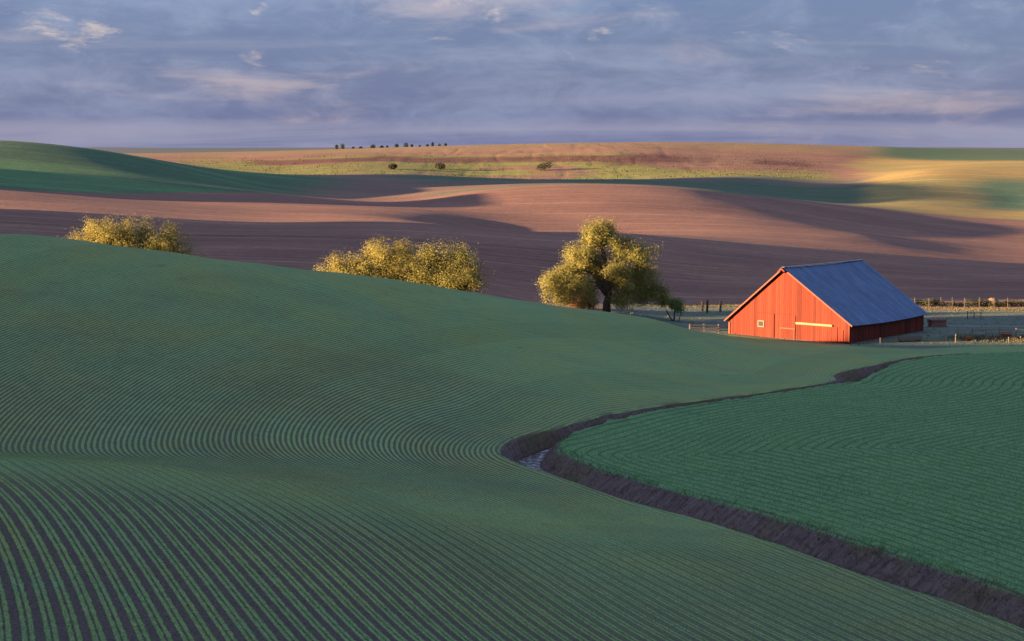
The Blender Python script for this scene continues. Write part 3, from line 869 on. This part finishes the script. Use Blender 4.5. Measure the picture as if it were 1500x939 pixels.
# hay hood at the peak and rake boards
hood = MB().poly([(AX - .55, -.85, AZ - .36), (AX + .55, -.85, AZ - .26), (AX, -.85, AZ + .22)], (0, .42, 0)).build('hay_hood', REDT, barn)
MB().bar((AX, -1.1, AZ - .2), (AX, -.2, AZ - .2), .14, .16).build('hay_beam', DARKW, hood)
MB().bar((-.42, -.40, HL - .30), (AX - .05, -.40, AZ + .03), .05, .17).build('rake_board', mat('pale_red_trim', (.15, .055, .040), .8, .2, 4), barn)
MB().bar((AX + .05, -.40, AZ + .03), (BW + .5, -.40, HR - .31), .05, .17).build('rake_board', bpy.data.materials['pale_red_trim'], barn)
# doors, window and trim on the gable
yF = -.045
win = MB().box((4.6, -.02, 1.62), (.62, .05, .50)).build('window', GLASS, barn)
fr_ = MB()
for dx, dz, wx, wz in ((-.39, 0, .12, .80), (.39, 0, .12, .80), (0, .34, .66, .12), (0, -.34, .66, .12)):
    fr_.box((4.6 + dx, yF, 1.62 + dz), (wx, .05, wz))
fr_.build('frame', WHITE, win)
door = MB()
for k_ in range(6): door.box((7.55 + k_ * .30, yF, .50), (.285, .05, 1.46), None, random.uniform(.7, 1.0))
door = door.build('door', RED, barn)
tr = MB(); tr.box((8.30, yF - .05, 1.30), (2.05, .05, .13)); tr.box((9.26, yF - .05, .5), (.11, .05, 1.47)); tr.box((7.34, yF - .05, .75), (.07, .05, .97))
tr.build('door_trim', bpy.data.materials['pale_red_trim'], door)
MB().box((7.7, yF - .06, .6), (.06, .05, .16)).build('handle', RUST, door)
track = MB().box((11.9, yF - .07, 2.02), (4.9, .10, .26)).build('door_track', mat('cream_paint', (.20, .15, .085), .7, .15, 3), barn)
BATT = mat('dark_red_batten', (.07, .016, .014), .9, .2, 3)
for p_, q_ in (((4.0, 2.95), (8.6, 2.95)), ((6.45, -.1), (6.45, 2.9)), ((9.35, 1.3), (9.35, 2.9)), ((15.0, .2), (15.0, 1.9)), ((15.75, .2), (15.75, 1.6))):
    MB().bar((p_[0], yF + .005, p_[1]), (q_[0], yF + .005, q_[1]), .05, .06).build('door_batten', BATT, barn)
MB().box((.10, -.035, .55), (.20, .06, 1.9)).build('corner_board', bpy.data.materials['pale_red_trim'], barn)
MB().box((BW - .08, -.035, .75), (.14, .06, 3.0)).build('corner_board', REDT, barn)
# shaded side: stable doors
for yd in (2.2, 7.4, 13.6):
    sd_ = MB()
    for k_ in range(5): sd_.box((BW + .035, yd + k_ * .27, .78), (.05, .255, 1.75), None, random.uniform(.55, .8))
    sd_ = sd_.build('stable_door', RED, barn)
    MB().box((BW + .075, yd + .54, 1.2), (.03, 1.3, .10)).build('brace', DARKW, sd_)


# ---------------------------------------------------------------- trees
def leaf_mesh(name, P_, size, tints, droop=.3, outw=None):
    n = len(P_)
    nr = rng.normal(size=(n, 3))
    if outw is not None:                                  # leaves turn their faces out of the crown
        nr = nr * .42 + outw * .75 + np.array((0, 0, .25))
    nr /= np.linalg.norm(nr, axis=1, keepdims=True)
    a = rng.normal(size=(n, 3)); a[:, 2] -= droop; a -= (a * nr).sum(1, keepdims=True) * nr; a /= np.linalg.norm(a, axis=1, keepdims=True)
    b = np.cross(nr, a)
    s_ = (size * rng.uniform(.6, 1.4, n))[:, None]
    V = np.stack([P_ - a * s_ * .9, P_ + b * s_ * .42, P_ + a * s_ * .9, P_ - b * s_ * .42], 1).reshape(-1, 3)
    me = np_mesh(name, V, np.arange(4 * n).reshape(-1, 4))
    cattr(me, 'tint', np.repeat(tints, 4, 0))
    return me


def curve_pts(p, q, n, sag, wig):
    p = np.array(p, float); q = np.array(q, float); L = np.linalg.norm(q - p)
    t_ = np.linspace(0, 1, n)[:, None]
    pts = p + (q - p) * t_
    pts[:, 2] += sag * L * np.sin(pi * t_[:, 0])
    pts[1:-1] += rng.normal(0, wig * L, (n - 2, 3))
    return pts


def make_tree(name, loc, lobes, stems, nleaf, leafsize, colA, colB, trunk_r=.35, twig=7, spread=.42, trunk_lean=(0, 0)):
    """lobes: (x, y, z, rx, ry, rz) about the foot; stems: (x, y, z) where the stems fork"""
    root = empty(name, loc)
    wood = MB(); tips = []
    st_tops = []
    for st in stems:
        fx, fy, tx, ty, tz, r_ = st[:6]
        pts = curve_pts((fx, fy, st[6] if len(st) > 6 else -.4), (tx, ty, tz), 6, 0, .025)
        wood.tube(pts, list(np.linspace(r_ * 1.25, r_ * .7, 6)), 8)
        st_tops.append((np.array((tx, ty, tz)), r_, pts))
    tr = wood.build('trunk', BARK, root, True)
    limbs = MB()
    for (lx, ly, lz, rx, ry, rz) in lobes:
        c_ = np.array((lx, ly, lz))
        top, r_, pts = min(st_tops, key=lambda q: np.linalg.norm(q[0] - c_))
        k_ = 5 if lz > top[2] - .5 else max(2, min(4, int(5 * (lz + .4) / (top[2] + .4))))
        lp = curve_pts(pts[k_], c_, 7, .06, .03)
        limbs.tube(lp, list(np.linspace(r_ * .5, r_ * .16, 7)), 6)
        nb = max(8, int(twig * (rx * ry * rz) ** .5))
        for _ in range(nb):
            u_ = rng.normal(size=3); u_ /= np.linalg.norm(u_)
            rad = rng.uniform(.55, 1.04)
            e = c_ + u_ * np.array((rx, ry, rz)) * rad
            if e[2] < .15: e[2] = .15 + rng.random() * .4
            o_ = lp[rng.integers(3, 7)]
            bp_ = curve_pts(o_, e, 5, .07, .04)
            limbs.tube(bp_, list(np.linspace(r_ * .13, .012, 5)), 4)
            tips.append((bp_[1:], rx, c_))
    limbs.build('limb', BARK, tr, True)
    # leaves gather in tufts along the twigs
    per = max(4, nleaf // len(tips)); P_ = []; T_ = []; O_ = []
    cc = np.mean([l[:3] for l in lobes], 0)
    for bp_, rx, lc in tips:
        sh = rng.uniform(.35, 1.5); m_ = int(per * sh)
        kk = rng.integers(0, len(bp_), m_)
        sg = spread * rng.uniform(.6, 1.3)
        q = bp_[kk] + rng.normal(0, sg, (m_, 3)) * np.array((1, 1, .9))
        q[:, 2] -= np.abs(rng.normal(0, sg * .4, m_))
        P_.append(q); T_.append(np.full(m_, rng.random())); oo = (q - lc) / rx + .35 * (q - cc) / max(1.0, np.linalg.norm(lc - cc)); O_.append(oo / np.maximum(np.linalg.norm(oo, axis=1, keepdims=True), 1e-3))
    P_ = np.vstack(P_); T_ = np.concatenate(T_); O_ = np.vstack(O_)
    ok = P_[:, 2] > .05
    P_, T_, O_ = P_[ok], T_[ok], O_[ok]
    t_ = np.clip(T_ * .7 + rng.random(len(T_)) * .4, 0, 1)[:, None]
    tint = (np.array(colA) * (1 - t_) + np.array(colB) * t_) * rng.uniform(.8, 1.2, (len(t_), 1))
    link('crown', leaf_mesh(name + '_crown', P_, np.full(len(P_), leafsize), tint, .3, O_), LEAF, root)
    return root


YEL = ((.22, .215, .065), (.30, .275, .085)); GRN = ((.13, .19, .065), (.21, .27, .09)); ORA = ((.27, .15, .06), (.36, .20, .075)); OLV = ((.175, .19, .06), (.27, .255, .08))


def at_ground(x_, y_):
    return (x_, y_, gz(x_, y_))


X0 = 12.0; Y0 = 216
t_ = make_tree('willow_tree', at_ground(X0, Y0),
    [(-1.7, 0, 10.3, 1.9, 2.2, 2.1), (-.2, .5, 10.9, 1.8, 2, 1.5), (1.6, 0, 8.8, 2.3, 2.2, 1.7), (-3.2, 0, 7.4, 2.2, 2.2, 1.8), (4.4, 0, 7.6, 2.5, 2.2, 1.6), (-5.2, 0, 5.3, 2.2, 2.4, 1.7), (-7.2, -.3, 3.8, 1.6, 2, 1.7), (-6.0, -.3, 2.2, 1.9, 1.8, 1.3), (-3.6, -.6, 3.6, 2.3, 2.2, 1.9),
     (1.4, -1.2, 5.6, 2.4, 1.8, 1.8), (4.6, .3, 5.2, 2.4, 2.2, 1.7), (2.6, -.8, 3.4, 2.0, 2.0, 1.3), (5.8, 0, 3.2, 2.6, 2, 1.3), (-1.6, 1.6, 6.4, 2.4, 1.8, 2.0), (-2.6, -1.4, 2.0, 1.8, 1.2, 1.2), (1.9, -1.0, 1.7, 1.5, 1.3, .9), (4.2, -.4, 1.9, 1.8, 1.5, 1.0), (0, 1.8, 4.2, 2.2, 1.4, 1.8), (6.9, .2, 2.3, 1.7, 1.5, 1.0)],
    [(0, 0, -.15, 0, 6.4, .44), (-.05, 0, 1.5, -.2, 5.9, .26, 2.6), (0, .1, -1.9, .2, 5.2, .24, 2.4)], 130000, .10, *OLV, twig=9, spread=.44)
tag(t_, 'tallest willow with a thick dark trunk and open yellow crown, beside the barn field', 'tree')
t_ = make_tree('shrub', at_ground(X0 - 2.3, Y0 - 1.2), [(0, 0, 1.7, 1.5, 1.2, 1.3), (-1.5, .2, 1.2, 1.2, 1.1, .9)], [(0, 0, .1, 0, 1.0, .09), (-.3, 0, -.6, 0, .9, .08), (.3, 0, .6, 0, .9, .08)], 3500, .11, *ORA, spread=.28)
tag(t_, 'rusty orange low shrub at the foot of the tallest willow', 'shrub')
t_ = make_tree('sapling', at_ground(X0 + 8.3, Y0 + 1), [(0, 0, 2.6, 1.9, 1.5, 1.0), (1.0, 0, 1.9, 1.2, 1.2, .7), (-1.2, 0, 2.9, 1.3, 1.3, .9)], [(.3, 0, .5, 0, 1.4, .10), (.5, 0, -.6, 0, 1.3, .08), (.9, 0, 1.3, 0, 1.1, .06)], 3600, .11, *GRN, spread=.3)
tag(t_, 'small dark green spreading tree with crooked thin stems between tallest willow and barn', 'tree')

# the middle clump and the pair on the ridge
def bushy(x_, y_, topz, rx_, colr, label, name='willow_tree', nl=11000, grp=None):
    """round many-stemmed willow whose crown reaches the height topz"""
    g0 = gz(x_, y_); H = topz - g0
    lob = [(-.55 * rx_, 0, H * .50, rx_ * .55, rx_ * .6, H * .34), (.55 * rx_, .2, H * .48, rx_ * .55, rx_ * .6, H * .34), (0, -.3, H * .70, rx_ * .6, rx_ * .6, H * .26),
           (-.15 * rx_, .9, H * .45, rx_ * .6, rx_ * .5, H * .34), (.2 * rx_, -1.0, H * .40, rx_ * .6, rx_ * .5, H * .32), (-.3 * rx_, .3, H * .80, rx_ * .3, rx_ * .35, H * .16), (.35 * rx_, .1, H * .78, rx_ * .32, rx_ * .35, H * .17)]
    st = [(0, 0, 0, 0, H * .32, .2), (-.4, .1, -.35 * rx_, .1, H * .34, .15), (.4, 0, .35 * rx_, 0, H * .34, .15)]
    t_ = make_tree(name, (x_, y_, g0), lob, st, int(nl * 2.3), .088, *colr, spread=.42, twig=9)
    tag(t_, label, 'tree', grp)
    return t_


CAMZ = 22.5
bushy(-20.2, 206, 10.2, 4.0, YEL, 'low golden bushy willow at the sunlit end of the clump of three', nl=16000)
bushy(-14.9, 206.5, 12.3, 5.2, YEL, 'tall golden willow in the centre of the clump of three', nl=30000)
bushy(-8.2, 206, 11.9, 5.8, OLV, 'rounded greener willow at the shaded end of the clump of three', nl=30000)  # greener tint holds part of the shade at this end
bushy(-49.7, 211, 15.0, 5.8, YEL, 'wide golden willow standing over the green ridge far from the barn', nl=30000)
bushy(-44.0, 211.5, 14.3, 5.2, OLV, 'olive green willow touching the wide golden willow on the ridge', nl=20000)  # greener leaf colour partly stands for shade on this side

# trees along the skyline
sky_px = [(-98, 2.6, 5.0), (-92, 3.4, 6.0), (-80, 1.8, 3.5), (-68, 2.6, 3.2), (-54, 4.2, 5.0), (-44, 3.0, 4.0), (-35, 2.0, 3.8), (-24, 3.6, 5.2), (-13, 4.0, 6.0), (-4, 2.0, 4.2), (5, 1.8, 3.4), (14, 2.4, 4.2), (22, 2.2, 5.2), (30, 2.0, 3.8), (37, 2.4, 4.4)]
YS = 1330
for i, (xo, rx_, h_) in enumerate(sky_px):
    x_ = -100 + (xo + 40) * .62
    root = empty('skyline_tree', at_ground(x_, YS + (i % 3) * 9))
    MB().tube([(0, 0, -.5), (.1, 0, h_ * .5)], [.3, .15], 5).build('trunk', BARK, root)
    n = 320
    u_ = rng.normal(size=(n, 3)); u_ /= np.linalg.norm(u_, axis=1, keepdims=True)
    P_ = u_ * (rng.random((n, 1)) ** .4) * np.array((rx_ * .5, rx_ * .5, h_ * .42)) + np.array((0, 0, h_ * .56)) + rng.normal(0, .18, (n, 3))
    link('crown', leaf_mesh('skyline_crown', P_, np.full(n, .45), np.array((.035, .05, .03)) * rng.uniform(.6, 1.4, (n, 1))), LEAF, root)
    tag(root, 'small dark tree in the row on the far skyline', 'tree', 'trees along the far skyline')

# scrub on the far bank
n = 5000
x = rng.uniform(-190, 190, n); y = rng.uniform(810, 1010, n)
k = (bil(mB, x, y) > .4) & (rng.random(n) < .25 + .75 * sstep(fbm(x / 22, y / 30, 3), .45, .6))
x, y = x[k], y[k]
t = bil(gr, x, y)[:, None]
cs = (np.array((.10, .065, .05)) * (1 - t) + np.array((.10, .105, .045)) * t) * rng.uniform(.8, 1.15, (len(x), 1))
tag(blades('bank_scrub', x, y, rng.uniform(.3, .9, len(x)), .5, .9, cs, 4, .1), kind='stuff')
for (x_, y_, r_, h_, lb) in ((-38, 905, 3.0, 3.6, 'round dark bush in the gap of the far bank'), (17, 905, 4.2, 4.6, 'leaning dark thicket on the sunlit far bank'), (-62, 890, 2.4, 3.0, 'small dark bush among brown scrub on the far bank')):
    root = empty('bush', at_ground(x_, y_)); n = 500
    MB().tube([(0, 0, -.5), (.3, 0, h_ * .5)], [.3, .12], 5).build('stem', BARK, root)
    u_ = rng.normal(size=(n, 3)); u_ /= np.linalg.norm(u_, axis=1, keepdims=True)
    P_ = u_ * (rng.random((n, 1)) ** .35) * np.array((r_, r_, h_ * .5)) + np.array((0, 0, h_ * .5))
    P_[:, 0] += (P_[:, 2] - h_ * .5) * .8 * (r_ > 4)
    link('crown', leaf_mesh('bush_crown', P_, np.full(n, .45), np.array((.05, .055, .04)) * rng.uniform(.6, 1.3, (n, 1))), LEAF, root)
    tag(root, lb, 'bush')


# ---------------------------------------------------------------- fences and farmyard bits
def fence(pts, h_, label, rails, material, post_w=.13, rail_h=.10, skip=(), grp=None):
    root = empty('fence', at_ground(*pts[0])); o = Vector(root.location)
    P3 = [Vector((px_, py_, gz(px_, py_))) - o for px_, py_ in pts]
    for i, p in enumerate(P3):
        hh_ = h_ * random.uniform(.92, 1.15); ln = Vector((random.uniform(-.05, .05), random.uniform(-.05, .05), 0))
        MB().bar(p + Vector((0, 0, -.3)), p + ln + Vector((0, 0, hh_)), post_w, post_w, random.uniform(.8, 1.1)).build('post', material, root)
    for i in range(len(P3) - 1):
        if i in skip: continue
        for r_ in rails:
            a_ = P3[i] + Vector((0, -.09, r_ * h_ + random.uniform(-.06, .06))); b_ = P3[i + 1] + Vector((0, -.09, r_ * h_ + random.uniform(-.06, .06)))
            MB().bar(a_, b_, .05, rail_h, random.uniform(.8, 1.15)).build('rail', material, root)
    tag(root, label, 'fence', grp)
    return root


PALEW = mat('pale_wood', (.22, .185, .15), .85, .25, 5, attr='tone')
fence([(21.6, 206.6), (23.4, 206.9), (25.2, 207.2), (26.9, 207.6)], 1.05, 'low white rail fence butting against the sunlit barn corner', (.3, .6, .9), PALEW, rail_h=.13)
fence([(53.2, 202.2), (54.9, 202.3), (56.4, 202.0), (58.1, 202.3), (60.0, 202.0), (62.0, 202.3), (64.2, 202.1)], 1.25, 'pale wooden fence in dry golden grass past the blue roofed barn', (.45, .85), PALEW)
fence([(57.6, 243.2), (59.6, 243), (61.4, 243.4), (63.0, 243.1), (64.8, 243.3), (66.8, 243), (69, 243.2), (71.0, 243.4), (73.5, 243.2)], 1.35, 'weathered post fence along the dark hedge at the foot of the ploughed hill', (.6,), WOOD, post_w=.07, rail_h=.02)
for i, (x_, y_, h_) in enumerate(((25.8, 230.5, 1.35), (26.3, 229, 1.6), (28.2, 230, 1.35))):
    root = empty('gate_post', at_ground(x_, y_))
    MB().tube([(0, 0, -.3), (.02, 0, h_ * .6), (.03, 0, h_)], [.17, .15, .14], 8).build('shaft', DARKW, root)
    MB().box((.03, 0, h_ + .03), (.30, .30, .06)).build('cap', DARKW, root)
    tag(root, 'short dark gate post in the meadow between tallest willow and barn', 'post', 'dark gate posts in the meadow')
fence([(60.6, 226), (61.5, 226.1), (62.4, 226)], .95, 'small dark gate of two rails in the grey meadow', (.5, .9), DARKW, post_w=.08, rail_h=.05)

# hedge along the foot of the ploughed hill: single bushes
for i in range(17):
    x_ = 57.5 + i * 1.15 + random.uniform(-.3, .3); y_ = 244.6 + random.uniform(-.4, .4)
    root = empty('hedge_bush', at_ground(x_, y_)); n = 260; h_ = random.uniform(.6, 1.15)
    MB().tube([(0, 0, -.2), (.05, 0, h_ * .6)], [.06, .03], 5).build('stem', BARK, root)
    u_ = rng.normal(size=(n, 3)); u_ /= np.linalg.norm(u_, axis=1, keepdims=True)
    P_ = u_ * (rng.random((n, 1)) ** .4) * np.array((.85, .6, h_ * .5)) + np.array((0, 0, h_ * .5))
    link('crown', leaf_mesh('hedge_crown', P_, np.full(n, .13), np.array((.055, .075, .04)) * rng.uniform(.6, 1.4, (n, 1))), LEAF, root)
    tag(root, 'low dark bush in the hedge below the ploughed hill', 'bush', 'bushes of the far hedge')

# straw heap
root = empty('straw_heap', at_ground(69.2, 244.8))
n = 14; hv = []; hf = []
for j in range(6):
    for k_ in range(n):
        a = 2 * pi * k_ / n; rr = cos(j / 5 * pi / 2) * random.uniform(.9, 1.1)
        hv.append((1.1 * rr * cos(a), .9 * rr * sin(a), -.1 + 1.35 * sin(j / 5 * pi / 2) * random.uniform(.93, 1.07)))
for j in range(5):
    for k_ in range(n): hf.append((j * n + k_, j * n + (k_ + 1) % n, (j + 1) * n + (k_ + 1) % n, (j + 1) * n + k_))
m_ = bpy.data.meshes.new('heap'); m_.from_pydata(hv, [], hf); m_.polygons.foreach_set('use_smooth', np.ones(len(hf), bool))
link('heap', m_, STRAW, root)
tag(root, 'pale straw heap behind the dark hedge', 'straw heap')

# reddish board stack beside the barn
root = empty('board_stack', at_ground(54.0, 215.5)); root.rotation_euler[2] = .2
for j in range(5):
    for k_ in range(3):
        MB().box((random.uniform(-.1, .1), k_ * .34 - .34, .08 + j * .2), (2.2 + random.uniform(-.3, .2), .3, .16), None, random.uniform(.7, 1.2)).build('board', mat('old_red_board', (.20, .10, .085), .9, .3, 4, attr='tone') if (j, k_) == (0, 0) else bpy.data.materials['old_red_board'], root)
tag(root, 'stack of old reddish boards behind the end of the barn', 'board stack')


def drum(x_, y_, r_, L, label, rz):
    root = empty('drum', at_ground(x_, y_), rz)
    MB().tube([(-L / 2, 0, r_ * .9), (L / 2, 0, r_ * .9)], [r_, r_], 14).build('body', RUST, root, False)
    for s_ in (-.5, -.17, .17, .5):
        MB().tube([(s_ * L - .025, 0, r_ * .9), (s_ * L + .025, 0, r_ * .9)], [r_ * 1.05, r_ * 1.05], 14).build('hoop', RUST, root)
    tag(root, label, 'drum')


drum(53.6, 199.6, .30, .80, 'rusty drum lying in grass before the pale wooden fence', .5)
drum(59.2, 203.2, .36, .95, 'orange rusty drum lying behind the pale wooden fence', .1)

# trough, planks and stakes in front of the shaded wall
root = empty('water_trough', at_ground(46.6, 198.6), radians(20))
MB().box((0, 0, .16), (3.0, .55, .06)).build('floor', WHITE, root)
for dx, dy, wx, wy in ((0, -.27, 3.0, .05), (0, .27, 3.0, .05), (-1.475, 0, .05, .49), (1.475, 0, .05, .49)):
    MB().box((dx, dy, .36), (wx, wy, .36)).build('side_panel', WHITE, root)
for dx in (-1.2, 1.2): MB().box((dx, 0, .03), (.10, .5, .24)).build('leg', WHITE, root)
tag(root, 'long white water trough before the shaded barn wall', 'trough')
for i, (x_, y_, h_) in enumerate(((48.9, 199.6, .9), (50.8, 198.6, .9), (51.6, 197.4, 1.0), (42.6, 196.2, .7), (57.6, 196.6, .8), (58.6, 195.6, 1.0))):
    root = empty('fence_stake', at_ground(x_, y_))
    MB().bar((0, 0, -.25), (random.uniform(-.05, .05), 0, h_), .08, .08).build('stake', PALEW, root)
    MB().box((0, -.05, h_ * .7), (.12, .03, .06)).build('insulator', DARKW, root)
    tag(root, 'thin pale stake in the grass between the barn and the ditch', 'stake', 'stakes near the ditch')
